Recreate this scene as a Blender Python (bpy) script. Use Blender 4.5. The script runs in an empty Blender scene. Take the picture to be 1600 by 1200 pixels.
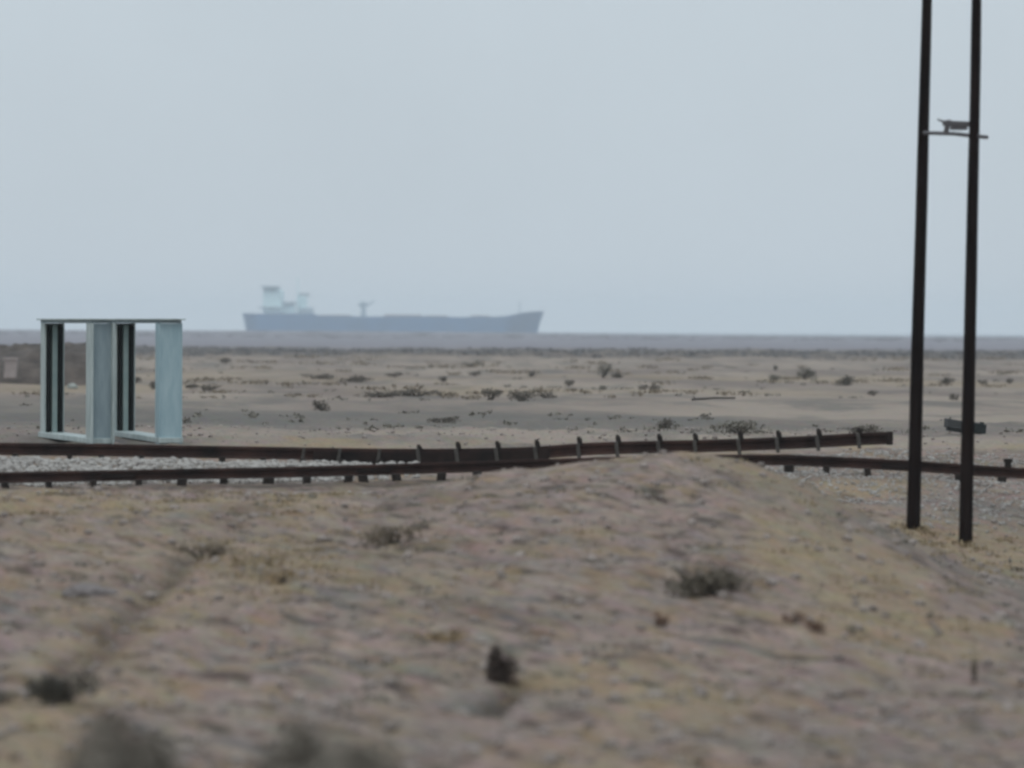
import bpy, bmesh, math, random
import numpy as np
from mathutils import Vector, Matrix, noise as mn

random.seed(11)
rng = np.random.default_rng(5)
S = bpy.context.scene
COL = S.collection
R = math.radians

# ------------------------------------------------------------------ camera
F = 200 / 36 * 1600            # focal length in photograph pixels
EYE = Vector((0, 0, 3.0))
PITCH = math.atan(85 / F)
ROLL = 0.0044
f_ = Vector((0, math.cos(PITCH), -math.sin(PITCH)))
u0 = Vector((0, math.sin(PITCH), math.cos(PITCH)))
r0 = Vector((1, 0, 0))
r_ = r0 * math.cos(ROLL) + u0 * math.sin(ROLL)
u_ = u0 * math.cos(ROLL) - r0 * math.sin(ROLL)
cam_d = bpy.data.cameras.new('camera')
cam = bpy.data.objects.new('camera', cam_d)
COL.objects.link(cam)
M = Matrix((r_, u_, -f_)).transposed().to_4x4()
M.translation = EYE
cam.matrix_world = M
cam_d.sensor_width = 36
cam_d.lens = 200
cam_d.clip_start = 0.5
cam_d.clip_end = 20000
cam_d.dof.use_dof = True
cam_d.dof.focus_distance = 118
cam_d.dof.aperture_fstop = 1.8
cam_d.dof.aperture_blades = 7
S.camera = cam


def at(px, py, D):
    """world point seen at photograph pixel (px, py) at distance D"""
    d = r_ * ((px - 800) / F) - u_ * ((py - 600) / F) + f_
    return EYE + d * (D / d.y)


def proj(p):
    q = Vector(p) - EYE
    w = q.dot(f_)
    return 800 + F * q.dot(r_) / w, 600 - F * q.dot(u_) / w


# ------------------------------------------------------------------ materials
def mat(name, col, rough=0.85, var=0.25, scale=6.0, col2=None, bump=0.0, bscale=40.0, metal=0.0, spec=0.3, stretch=(1, 1, 1)):
    m = bpy.data.materials.new(name)
    m.use_nodes = True
    nt = m.node_tree
    b = nt.nodes['Principled BSDF']
    b.inputs['Roughness'].default_value = rough
    b.inputs['Metallic'].default_value = metal
    b.inputs['Specular IOR Level'].default_value = spec
    tc = nt.nodes.new('ShaderNodeTexCoord')
    mp = nt.nodes.new('ShaderNodeMapping')
    mp.inputs['Scale'].default_value = stretch
    nt.links.new(tc.outputs['Object'], mp.inputs[0])
    n = nt.nodes.new('ShaderNodeTexNoise')
    n.inputs['Scale'].default_value = scale
    n.inputs['Detail'].default_value = 6
    n.inputs['Roughness'].default_value = 0.65
    nt.links.new(mp.outputs[0], n.inputs['Vector'])
    cr = nt.nodes.new('ShaderNodeValToRGB')
    c2 = col2 if col2 else tuple(min(1, c * (1 + var)) for c in col)
    c1 = tuple(c * (1 - var) for c in col) if not col2 else col
    cr.color_ramp.elements[0].position = 0.35
    cr.color_ramp.elements[1].position = 0.65
    cr.color_ramp.elements[0].color = (*c1, 1)
    cr.color_ramp.elements[1].color = (*c2, 1)
    nt.links.new(n.outputs['Fac'], cr.inputs[0])
    nt.links.new(cr.outputs[0], b.inputs['Base Color'])
    if bump:
        n2 = nt.nodes.new('ShaderNodeTexNoise')
        n2.inputs['Scale'].default_value = bscale
        n2.inputs['Detail'].default_value = 4
        nt.links.new(tc.outputs['Object'], n2.inputs['Vector'])
        bp = nt.nodes.new('ShaderNodeBump')
        bp.inputs['Strength'].default_value = bump
        bp.inputs['Distance'].default_value = 0.02
        nt.links.new(n2.outputs['Fac'], bp.inputs['Height'])
        nt.links.new(bp.outputs[0], b.inputs['Normal'])
    return m


def ground_mat():
    m = bpy.data.materials.new('desert_soil')
    m.use_nodes = True
    nt = m.node_tree
    N = nt.nodes.new
    L = nt.links.new
    b = nt.nodes['Principled BSDF']
    b.inputs['Roughness'].default_value = 0.95
    b.inputs['Specular IOR Level'].default_value = 0.1
    geo = N('ShaderNodeNewGeometry')
    att = N('ShaderNodeAttribute')
    att.attribute_name = 'soil'
    sep = N('ShaderNodeSeparateColor')
    L(att.outputs['Color'], sep.inputs[0])
    far = N('ShaderNodeAttribute')
    far.attribute_name = 'plain'

    def nz(scale, stretch=(1, 1, 1), rot=0.0, detail=5, rough=0.6):
        mp = N('ShaderNodeMapping')
        mp.vector_type = 'TEXTURE'
        mp.inputs['Scale'].default_value = (1 / stretch[0], 1 / stretch[1], 1)
        mp.inputs['Rotation'].default_value = (0, 0, rot)
        L(geo.outputs['Position'], mp.inputs[0])
        n = N('ShaderNodeTexNoise')
        n.inputs['Scale'].default_value = scale
        n.inputs['Detail'].default_value = detail
        n.inputs['Roughness'].default_value = rough
        L(mp.outputs[0], n.inputs['Vector'])
        return n

    def ramp(src, p0, p1, v0, v1):
        mr = N('ShaderNodeMapRange')
        mr.inputs['From Min'].default_value = p0
        mr.inputs['From Max'].default_value = p1
        mr.inputs['To Min'].default_value = v0
        mr.inputs['To Max'].default_value = v1
        L(src, mr.inputs['Value'])
        return mr.outputs[0]

    def mix(fac, a, bcol, mode='MIX'):
        x = N('ShaderNodeMix')
        x.data_type = 'RGBA'
        x.blend_type = mode
        if isinstance(fac, float):
            x.inputs['Factor'].default_value = fac
        else:
            L(fac, x.inputs['Factor'])
        for s, v in ((6, a), (7, bcol)):
            if isinstance(v, tuple):
                x.inputs[s].default_value = (*v, 1)
            else:
                L(v, x.inputs[s])
        return x.outputs[2]

    def mul(a, c):
        x = N('ShaderNodeMath')
        x.operation = 'MULTIPLY'
        L(a, x.inputs[0])
        if isinstance(c, float):
            x.inputs[1].default_value = c
        else:
            L(c, x.inputs[1])
        return x.outputs[0]

    G_ = .29                                            # wind grain of the crust
    broad = nz(0.8, (1, 0.30, 1), G_)
    mid = nz(3.4, (1, 0.26, 1), G_, detail=5)
    mid2 = nz(3.6, (1, 0.24, 1), G_ + .12, detail=4)
    fine = nz(9.0, (1, 0.30, 1), G_, detail=4)
    base = mix(ramp(broad.outputs['Fac'], .35, .65, 0, 1), GC['grey'], GC['pink'])
    base = mix(ramp(mid.outputs['Fac'], .51, .62, 0, .85), base, GC['crust'])
    base = mix(ramp(mid2.outputs['Fac'], .34, .50, .45, 0), base, GC['dust'])
    mid3 = nz(7.5, (1, 0.30, 1), G_ - .05, detail=4)
    base = mix(ramp(mid3.outputs['Fac'], .54, .66, 0, .50), base, GC['crust'])
    base = mix(ramp(mid3.outputs['Fac'], .32, .44, .32, 0), base, GC['dust'])
    cool = nz(2.6, (1, 0.22, 1), G_, detail=4)
    base = mix(ramp(cool.outputs['Fac'], .54, .68, 0, .55), base, GC['cool'])
    oc = nz(2.3, (1, 0.22, 1), G_ - .1, detail=4)
    base = mix(ramp(oc.outputs['Fac'], .52, .64, 0, .60), base, GC['ochre'])
    base = mix(mul(ramp(fine.outputs['Fac'], .33, .62, 0.35, 1), sep.outputs[0]), base, GC['straw'])
    base = mix(mul(ramp(fine.outputs['Fac'], .33, .62, 0.5, 1), sep.outputs[1]), base, GC['scrub'])
    base = mix(mul(ramp(fine.outputs['Fac'], .33, .62, 0.5, 1), sep.outputs[2]), base, GC['dark'])
    # the plain: tan sand and grey scrub bands seen far off
    pl = nz(0.09, (1, .16, 1), 0.1, detail=6)
    plain = mix(ramp(pl.outputs['Fac'], .44, .62, 0, 1), GC['plain_a'], GC['plain_b'])
    pl2 = nz(0.35, (1, .2, 1), 0.05, detail=6)
    plain = mix(ramp(pl2.outputs['Fac'], .50, .63, 0, .72), plain, GC['scrub'])
    plain = mix(mul(ramp(pl2.outputs['Fac'], .3, .6, .6, 1), sep.outputs[1]), plain, GC['scrub'])
    plain = mix(mul(ramp(pl2.outputs['Fac'], .3, .6, .6, 1), sep.outputs[2]), plain, GC['dark'])
    plain = mix(mul(ramp(pl2.outputs['Fac'], .3, .6, .6, 1), sep.outputs[0]), plain, GC['straw'])
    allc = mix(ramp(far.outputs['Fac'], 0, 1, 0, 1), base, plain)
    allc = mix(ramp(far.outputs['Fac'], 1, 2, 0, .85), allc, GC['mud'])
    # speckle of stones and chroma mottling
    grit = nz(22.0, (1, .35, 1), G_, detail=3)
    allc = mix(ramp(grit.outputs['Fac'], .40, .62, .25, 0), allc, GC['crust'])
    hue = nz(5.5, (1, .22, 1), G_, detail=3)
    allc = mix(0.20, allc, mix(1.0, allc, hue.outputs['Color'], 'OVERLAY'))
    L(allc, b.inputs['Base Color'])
    bp = N('ShaderNodeBump')
    bp.inputs['Strength'].default_value = 0.55
    bp.inputs['Distance'].default_value = 0.05
    h = nz(7.0, (1, .8, 1), 0.2, detail=7, rough=.7)
    L(h.outputs['Fac'], bp.inputs['Height'])
    L(bp.outputs[0], b.inputs['Normal'])
    return m


GC = dict(grey=(.212, .170, .142), pink=(.245, .182, .152), crust=(.052, .038, .030), dust=(.365, .292, .250),
          ochre=(.225, .160, .088), straw=(.275, .212, .128), scrub=(.130, .122, .110), dark=(.066, .052, .043),
          plain_a=(.285, .238, .196), plain_b=(.188, .154, .134),
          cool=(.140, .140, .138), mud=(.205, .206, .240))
mGround = ground_mat()
mRust = mat('rusty_steel', (.015, .0115, .011), rough=.9, col2=(.054, .029, .024), scale=1.1, bump=.3, spec=.1)
mRustDark = mat('blackened_steel', (.012, .010, .010), rough=.9, col2=(.026, .017, .015), scale=3, bump=.3, spec=.1)
mStub = mat('weathered_clamp', (.050, .046, .042), rough=.9, col2=(.085, .080, .074), scale=14, spec=.1)
mStubDark = mat('tarred_sleeper', (.016, .014, .013), rough=.9, col2=(.032, .026, .023), scale=10, spec=.1)
mPaint = mat('pale_blue_grey_paint', (.27, .32, .315), rough=.6, col2=(.43, .485, .475), scale=2.6, bump=.1, stretch=(3, 3, .5))
mPaintB = mat('grey_blue_paint', (.185, .24, .265), rough=.6, col2=(.26, .325, .345), scale=2.6, bump=.1, stretch=(3, 3, .5))
mPaintD = mat('blue_grey_paint', (.245, .35, .39), rough=.6, col2=(.34, .445, .475), scale=2.6, bump=.1, stretch=(3, 3, .5))
mWeb = mat('greenish_grey_paint', (.20, .27, .265), rough=.6, col2=(.27, .335, .325), scale=3)
mShadeStrip = mat('shade_black', (.012, .015, .016), rough=.9, var=.3, spec=.1)  # near-black colour standing in for shade inside the portal channels
mTar = mat('tarred_timber', (.006, .0045, .005), rough=.95, spec=.05, col2=(.017, .0115, .0105), scale=2.2, bump=.4, stretch=(3, 3, .25))
mIron = mat('dull_iron', (.075, .075, .085), rough=.7, col2=(.11, .10, .10), scale=20)
mHull = mat('navy_hull_paint', (.006, .098, .235), rough=.6, var=.15, scale=.05)
mShipW = mat('white_ship_paint', (.60, .78, .80), rough=.5, var=.08, scale=.2)
mShipG = mat('grey_ship_paint', (.30, .39, .44), rough=.6, var=.1, scale=.2)
mDeck = mat('deck_paint', (.26, .24, .25), rough=.7, var=.2, scale=.1)
mStone = mat('pale_ballast', (.225, .21, .195), rough=.9, col2=(.36, .345, .32), scale=3.1, bump=.3)
mPebble = mat('desert_pebbles', (.165, .14, .125), rough=.9, col2=(.30, .26, .235), scale=2.3)
mRock = mat('dark_brown_rock', (.040, .031, .028), rough=.95, col2=(.075, .058, .050), scale=7, bump=.6)
mBlock = mat('dark_teal_steel', (.016, .021, .022), rough=.9, col2=(.028, .032, .032), scale=4, spec=.1)
mBlockG = mat('grey_weathered_steel', (.050, .053, .054), rough=.9, col2=(.075, .075, .075), scale=4, spec=.1)
mBank = mat('dark_earth', (.036, .030, .027), rough=.95, col2=(.105, .086, .074), scale=.9, bump=.8, bscale=3)
mPale = mat('pale_plaster', (.30, .26, .25), rough=.9, var=.12, scale=2)
mGrassDry = mat('dry_grass_blades', (.215, .165, .095), rough=.9, col2=(.30, .24, .155), scale=.9)
mLeafGrey = mat('grey_shrub_leaves', (.105, .100, .082), rough=.9, col2=(.185, .168, .140), scale=4)
mLeafDark = mat('dark_shrub_leaves', (.050, .048, .040), rough=.9, col2=(.100, .090, .074), scale=4)
mLeafOlive = mat('olive_shrub_leaves', (.095, .080, .048), rough=.9, col2=(.165, .132, .080), scale=4)
mLeafRust = mat('rust_brown_leaves', (.105, .055, .032), rough=.9, col2=(.185, .105, .065), scale=6)
mLeafStraw = mat('straw_leaves', (.24, .17, .085), rough=.9, col2=(.33, .245, .14), scale=6)
mLeafHazel = mat('hazel_shrub_leaves', (.078, .069, .058), rough=.9, col2=(.138, .122, .102), scale=4)
mLeafBrush = mat('dusky_shrub_leaves', (.088, .076, .056), rough=.9, col2=(.155, .134, .104), scale=4)
mLeafUmber = mat('umber_leaves', (.050, .038, .032), rough=.95, col2=(.092, .070, .059), scale=6)
mLeafPale = mat('ashen_shrub_leaves', (.155, .138, .114), rough=.9, col2=(.245, .220, .184), scale=4)
mLeafEarth = mat('earth_brown_leaves', (.145, .118, .086), rough=.9, col2=(.215, .176, .130), scale=4)
mTwig = mat('grey_twigs', (.075, .064, .055), rough=.9, var=.3)
mFarScrub = mat('far_scrub_leaves', (.125, .125, .130), rough=.95, col2=(.165, .160, .160), scale=.3)


def water_mat():
    m = mat('sea_water', (.05, .09, .12), rough=.25, var=.1, scale=.02, bump=.2, bscale=.3)
    return m


# ------------------------------------------------------------------ helpers
def tag(o, label=None, cat=None, group=None, kind=None):
    if label: o['label'] = label
    if cat: o['category'] = cat
    if group: o['group'] = group
    if kind: o['kind'] = kind
    return o


def empty(name, loc, label, cat, group=None):
    o = bpy.data.objects.new(name, None)
    o.empty_display_size = .2
    COL.objects.link(o)
    o.location = loc
    return tag(o, label, cat, group)


def obj(name, V, Fc, m, parent=None, smooth=False, origin=None):
    """link a mesh whose vertices are given in world space (or in the parent's space when it has one placed at ORIGIN)"""
    V = [Vector(v) for v in V]
    if origin is not None:
        V = [v - origin for v in V]
    me = bpy.data.meshes.new(name)
    me.from_pydata([tuple(v) for v in V], [], Fc)
    me.update()
    ms = m if isinstance(m, (list, tuple)) else [m]
    for x in ms:
        me.materials.append(x)
    if smooth:
        for p in me.polygons:
            p.use_smooth = True
    o = bpy.data.objects.new(name, me)
    COL.objects.link(o)
    if parent is not None:
        o.parent = parent
    elif origin is not None:
        o.location = origin
    return o


class MB:
    def __init__(s):
        s.V, s.F = [], []

    def add(s, V, Fc):
        k = len(s.V)
        s.V += [Vector(v) for v in V]
        s.F += [tuple(i + k for i in f) for f in Fc]
        return s

    def frame_box(s, c, ex, ey, ez):
        """box with centre c and half-extent vectors ex, ey, ez, with a small chamfer"""
        c, ex, ey, ez = map(Vector, (c, ex, ey, ez))
        bm = bmesh.new()
        vs = {}
        for i in (-1, 1):
            for j in (-1, 1):
                for k in (-1, 1):
                    vs[i, j, k] = bm.verts.new(c + ex * i + ey * j + ez * k)
        for q in (((-1, -1, -1), (-1, 1, -1), (1, 1, -1), (1, -1, -1)), ((-1, -1, 1), (1, -1, 1), (1, 1, 1), (-1, 1, 1)),
                  ((-1, -1, -1), (1, -1, -1), (1, -1, 1), (-1, -1, 1)), ((-1, 1, -1), (-1, 1, 1), (1, 1, 1), (1, 1, -1)),
                  ((-1, -1, -1), (-1, -1, 1), (-1, 1, 1), (-1, 1, -1)), ((1, -1, -1), (1, 1, -1), (1, 1, 1), (1, -1, 1))):
            bm.faces.new([vs[x] for x in q])
        bmesh.ops.recalc_face_normals(bm, faces=bm.faces)
        w = min(ex.length, ey.length, ez.length) * .14
        bmesh.ops.bevel(bm, geom=bm.edges[:], offset=w, segments=1, affect='EDGES')
        bm.verts.index_update()
        s.add([v.co.copy() for v in bm.verts], [[v.index for v in f.verts] for f in bm.faces])
        bm.free()
        return s

    def box(s, a, b):
        a, b = Vector(a), Vector(b)
        h = (b - a) / 2
        return s.frame_box((a + b) / 2, (abs(h.x), 0, 0), (0, abs(h.y), 0), (0, 0, abs(h.z)))

    def tube(s, pts, rad, n=10, cap=True):
        pts = [Vector(p) for p in pts]
        rad = rad if isinstance(rad, (list, tuple)) else [rad] * len(pts)
        k0 = len(s.V)
        for i, p in enumerate(pts):
            d = (pts[min(i + 1, len(pts) - 1)] - pts[max(i - 1, 0)]).normalized()
            a = d.cross(Vector((0, 0, 1)) if abs(d.z) < .9 else Vector((0, 1, 0))).normalized()
            b = d.cross(a)
            for j in range(n):
                t = 2 * math.pi * j / n
                s.V.append(p + a * (math.cos(t) * rad[i]) + b * (math.sin(t) * rad[i]))
        for i in range(len(pts) - 1):
            for j in range(n):
                s.F.append((k0 + i * n + j, k0 + i * n + (j + 1) % n, k0 + (i + 1) * n + (j + 1) % n, k0 + (i + 1) * n + j))
        if cap:
            s.F.append(tuple(k0 + j for j in range(n))[::-1])
            s.F.append(tuple(k0 + (len(pts) - 1) * n + j for j in range(n)))
        return s

    def sweep(s, pts, prof, closed=True):
        """sweep a profile given in (depth, height) along pts; depth is horizontal, square to the path"""
        pts = [Vector(p) for p in pts]
        k0, n = len(s.V), len(prof)
        for i, p in enumerate(pts):
            d = pts[min(i + 1, len(pts) - 1)] - pts[max(i - 1, 0)]
            a = Vector((-d.y, d.x, 0)).normalized()
            for (q, h) in prof:
                s.V.append(p + a * q + Vector((0, 0, h)))
        for i in range(len(pts) - 1):
            for j in range(n):
                s.F.append((k0 + i * n + j, k0 + (i + 1) * n + j, k0 + (i + 1) * n + (j + 1) % n, k0 + i * n + (j + 1) % n))
        s.F.append(tuple(k0 + j for j in range(n)))
        s.F.append(tuple(k0 + (len(pts) - 1) * n + j for j in range(n))[::-1])
        return s

    def build(s, name, m, parent=None, origin=None, smooth=False):
        return obj(name, s.V, s.F, m, parent, smooth, origin)


# ------------------------------------------------------------------ terrain
def interp(x, xs, ys):
    return float(np.interp(x, xs, ys))


PD = [-80, 5, 20, 24, 30, 35, 45, 55, 65, 72, 76, 80, 84, 88, 92, 100, 112, 126, 185, 282, 420, 593, 808, 1200, 2000, 3000, 3250, 3600, 9600]
PR = [1., 1., .95, .75, .38, .28, .2, .15, .12, .15, .22, .5, .72, .95, 1.0, 1.06, .95, .8, .6, .3, .1, 0, 0, .25, .6, .42, 0, -2.6, -2.6]
PL = [1., 1., .95, .75, .38, .30, .3, .35, .40, .45, .48, .54, .60, .72, .9, 1.08, .98, .82, .6, .3, .1, 0, 0, .3, 1.1, 1.85, 0, -2.6, -2.6]

NEAR_D, FAR_D = 86.0, 92.0
NEAR_H, FAR_H = .165, .20
near_top = [(-900, 757), (-300, 746), (0, 738), (200, 734), (300, 732), (420, 730), (500, 728), (640, 724), (760, 720), (850, 717), (940, 714.5), (1030, 712.5), (1110, 710.5),
            (1180, 710), (1230, 710), (1290, 712.5), (1360, 716), (1450, 721), (1530, 727), (1600, 731), (2000, 752), (2500, 780)]
far_top = [(-900, 676), (-300, 688), (0, 691.5), (200, 694), (300, 696), (420, 698), (500, 699.5), (600, 701), (700, 701), (790, 699.5), (850, 697.5), (905, 692), (965, 690), (1030, 688.5),
           (1087, 687.5), (1155, 685.5), (1215, 683), (1278, 680.5), (1330, 677), (1388, 674)]
NT = [at(px, py, NEAR_D) for px, py in near_top]
FT = [at(px, py, FAR_D) for px, py in far_top]
NTx, NTz = [p.x for p in NT], [p.z - NEAR_H - .09 for p in NT]
FTx, FTz = [p.x for p in FT] + [7.6, 12], [p.z - FAR_H - .08 for p in FT] + [1.02, .9]
crest_px = [(-1500, 790), (-500, 785), (0, 776), (100, 771), (300, 772), (450, 776), (540, 775), (600, 772), (650, 765), (700, 756), (760, 746), (820, 736), (880, 727), (940, 719), (985, 714), (1030, 712),
            (1070, 713), (1110, 716), (1180, 731), (1250, 757), (1320, 790), (1400, 832), (1450, 858), (1500, 880), (1600, 905), (2200, 915)]
CR = [at(px, py, 68) for px, py in crest_px]
CRx, CRz = [p.x for p in CR], [p.z for p in CR]


def sm(a, b, x):
    t = min(1, max(0, (x - a) / (b - a)))
    return t * t * (3 - 2 * t)


FUR = [at(345, 872, 60), at(150, 1032, 46)]      # furrow run, fixed in x,y below
fur_a = Vector((-3.02, 59.5))
fur_b = Vector((-3.33, 44.0))


def gz(x, D, micro=True):
    t = sm(-1.5, 2.5, x / max(D, 20) * 40)
    b = interp(D, PD, PL) * (1 - t) + interp(D, PD, PR) * t
    if 36 < D < 84:
        c = interp(x, CRx, CRz)
        w = sm(37, 70, D) ** 1.25 if D < 68 else 1 - sm(68.5, 79, D)
        if D < 68: w = w / (sm(37, 70, 68) ** 1.25)
        b = b * (1 - w) + c * min(1, w)
    if 78 < D < 99:
        w = math.exp(-((D - NEAR_D) / 2.0) ** 2)
        b = b * (1 - w) + interp(x, NTx, NTz) * w
        w = math.exp(-((D - FAR_D) / 2.0) ** 2)
        b = b * (1 - w) + interp(x, FTx, FTz) * w
    if micro:
        k = 1.0
        if 78 < D < 95: k = .45
        if D < 140:
            b += k * .075 * mn.noise((x * .55, D * .35, 1.3)) * sm(20, 30, D)
            b += k * .050 * mn.noise((x * 1.6, D * .9, 4.1))
            g1, g2 = x * .956 + D * .294, -x * .294 + D * .956
            b += k * .055 * mn.noise((g1 * 3.2, g2 * .75, 7.7))
            b += k * .018 * mn.noise((g1 * 8.0, g2 * 1.9, 17.7))
        elif D < 900:
            b += (.12 + .00045 * D) * mn.noise((x * .10, D * .035, 3.2)) + (.05 + .00022 * D) * mn.noise((x * .42, D * .12, 9.2))
        elif D < 3100:
            b += .12 * mn.noise((x * .02, D * .008, 3.2))
        if 38.5 < D < 45:                              # a short hollow below the dark clump
            b -= .13 * math.exp(-((x - .0 - (D - 42.6) * .07) / .10) ** 2) * sm(38.8, 40, D) * (1 - sm(42.9, 43.7, D))
        if 72 < D < 80:                                # sand gathered at the pole feet
            b += .035 * (math.exp(-((x - 5.42) / .22) ** 2 - ((D - 77) / .5) ** 2) + math.exp(-((x - 6.03) / .22) ** 2 - ((D - 75.6) / .5) ** 2))
        if 42 < D < 61:                                # an old rut running down the slope
            fx = interp(D, [44, 52, 59.5], [-3.33, -3.36, -3.02])
            wob = .05 * mn.noise((D * .6, 0, 0))
            b -= .09 * math.exp(-((x - fx - wob) / .19) ** 2) * sm(42, 45, D) * (1 - sm(58, 61, D))
    return b


def ground_hit(px, py, lo=24.0, hi=3000.0):
    """first ground point seen at a photograph pixel"""
    D = lo
    prev = None
    while D < hi:
        p = at(px, py, D)
        if p.z <= gz(p.x, D):
            if prev is None: return p
            a, b = prev, D
            for _ in range(18):
                m_ = (a + b) / 2
                q = at(px, py, m_)
                if q.z <= gz(q.x, m_): b = m_
                else: a = m_
            q = at(px, py, b)
            return Vector((q.x, q.y, gz(q.x, q.y)))
        prev = D
        D *= 1.0035
    return at(px, py, hi)


def build_ground():
    rows = list(np.arange(-80, 20, 6)) + list(np.arange(20, 34, .45)) + list(np.arange(34, 80, .15)) + list(np.arange(80, 102, .2)) \
        + list(np.arange(102, 200, .9)) + list(np.arange(200, 620, 4)) + list(np.geomspace(620, 3600, 60)) + list(np.arange(4000, 9601, 700))
    U = np.linspace(-1, 1, 431)
    s_ = .15 * U + .85 * U ** 5
    V, soil, plain = [], [], []
    for D in rows:
        hw = 26 + .35 * max(D, 0)
        for u in s_:
            x = float(u * hw)
            D = float(D)
            V.append((x, D, gz(x, D)))
            a = b = c = 0.0
            px, py = x / max(D, 20) * F + 800, 0
            if D < 100:
                n = mn.noise((x * .45, D * .14, 20.)) + .5 * mn.noise((x * 1.4, D * .4, 25.))
                a = sm(.08, .5, n) * .75
                # straw-coloured dry grass round the crest on the left and by the pole feet
                a = max(a, .75 * sm(60, 66, D) * (1 - sm(72, 76, D)) * (1 - sm(-2.6, -1.2, x)) * sm(-.35, .25, mn.noise((x * .8, D * .3, 2.)) + .1))
                a = max(a, .8 * sm(66, 71, D) * (1 - sm(77, 80, D)) * sm(4.5, 5.6, x))
                a = max(a, .6 * math.exp(-((x + .75 - (D - 55) * .02) / .5) ** 2 - ((D - 52) / 3) ** 2))
                a = max(a, .55 * math.exp(-((x + 3.0) / 1.2) ** 2 - ((D - 57) / 4) ** 2))
                n2 = mn.noise((x * .5 + 9, D * .16, 31.)) + .5 * mn.noise((x * 1.7, D * .5, 35.))
                c = sm(.25, .8, n2) * .45
                b = sm(.1, .7, mn.noise((x * .4 + 3, D * .12, 51.))) * .35
                # grey slope on the right flank of the mound
                b = max(b, .42 * sm(1.5, 3.5, x) * sm(56, 64, D) * (1 - sm(70, 72, D)))
                if 42 < D < 61:
                    fx = interp(D, [44, 52, 59.5], [-3.33, -3.36, -3.02]) + .05 * mn.noise((D * .6, 0, 0))
                    c = max(c, .72 * math.exp(-((x - fx) / .18) ** 2) * sm(42, 45, D) * (1 - sm(58, 61, D)))
                c = max(c, .6 * math.exp(-((x + 3.1) / .35) ** 2 - ((D - 63) / 1.6) ** 2))
                c = max(c, .7 * math.exp(-((x + .17 + (D - 49.5) * .30) / .30) ** 2 - ((D - 49.5) / 1.1) ** 2))   # dusky crust above the rock
                b = max(b, .9 * math.exp(-((x + .30) / .26) ** 2 - ((D - 41.0) / 1.3) ** 2))
                c = max(c, 1.1 * math.exp(-((x - .0 - (D - 42.6) * .07) / .12) ** 2) * sm(38.8, 40, D) * (1 - sm(43, 43.6, D)))
                # shade under the near rail, painted into the soil colour
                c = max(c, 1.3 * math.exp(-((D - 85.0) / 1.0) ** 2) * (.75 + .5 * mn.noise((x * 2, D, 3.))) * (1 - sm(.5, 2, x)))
                p = sm(92, 97, D)
            else:
                p = 1.0
                b = 1.0 * sm(112, 128, D) * (1 - sm(175, 200, D)) * sm(-.35, .15, mn.noise((x * .06, D * .02, 3.)) + .10 - .0009 * max(0, px - 1000) + .1)
                c = .55 * sm(560, 640, D) * (1 - sm(800, 900, D))
                b = max(b, .5 * sm(640, 700, D) * (1 - sm(850, 1000, D)))
                a = .45 * sm(205, 230, D) * (1 - sm(300, 420, D)) * sm(-.3, .3, mn.noise((x * .08, D * .02, 13.)))
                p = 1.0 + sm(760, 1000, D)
            soil.append((max(0, min(1, a)), max(0, min(1, b)), max(0, min(1, c)), 1))
            plain.append(p)
    n = len(U)
    Fc = []
    for i in range(len(rows) - 1):
        o = i * n
        for j in range(n - 1):
            Fc.append((o + j, o + j + 1, o + n + j + 1, o + n + j))
    g = obj('ground', V, Fc, mGround, smooth=True)
    at_ = g.data.color_attributes.new('soil', 'FLOAT_COLOR', 'POINT')
    at_.data.foreach_set('color', np.array(soil, dtype=np.float32).ravel())
    at2 = g.data.attributes.new('plain', 'FLOAT', 'POINT')
    at2.data.foreach_set('value', np.array(plain, dtype=np.float32))
    tag(g, 'pinkish grey desert ground running out to the flat horizon', 'ground', kind='structure')


build_ground()

V = []
for y in np.linspace(2900, 9550, 12):
    for x in (-3300, -1000, 1000, 3300):
        V.append((x, y, -1.0))
Fc = [(i * 4 + j, i * 4 + j + 1, i * 4 + j + 5, i * 4 + j + 4) for i in range(11) for j in range(3)]
tag(obj('sea', V, Fc, water_mat()), 'thin blue grey line of sea along the horizon', 'sea', kind='structure')


# ------------------------------------------------------------------ loose stones and grass (uncountable)
def ico(r, seed):
    bm = bmesh.new()
    bmesh.ops.create_icosphere(bm, subdivisions=1, radius=1)
    rr = random.Random(seed)
    for v in bm.verts:
        v.co *= r * rr.uniform(.7, 1.25)
    bm.verts.index_update()
    out = np.array([v.co[:] for v in bm.verts]), [[v.index for v in f.verts] for f in bm.faces]
    bm.free()
    return out


ICOS = [ico(1, i) for i in range(8)]


def stones(name, pts, m, label, cat):
    Vs, Fs, k = [], [], 0
    for (x, y, r, fl) in pts:
        v, f = ICOS[random.randrange(8)]
        a = random.uniform(0, 6.28)
        ca, sa = math.cos(a), math.sin(a)
        z = gz(x, y) + r * fl * .45
        q = v * r
        w = np.stack([q[:, 0] * ca - q[:, 1] * sa + x, q[:, 0] * sa + q[:, 1] * ca + y, q[:, 2] * fl + z], 1)
        Vs.append(w)
        Fs += [(i[0] + k, i[1] + k, i[2] + k) for i in f]
        k += len(v)
    o = obj(name, [tuple(p) for p in np.concatenate(Vs)], Fs, m)
    return tag(o, label, cat, kind='stuff')


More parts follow.
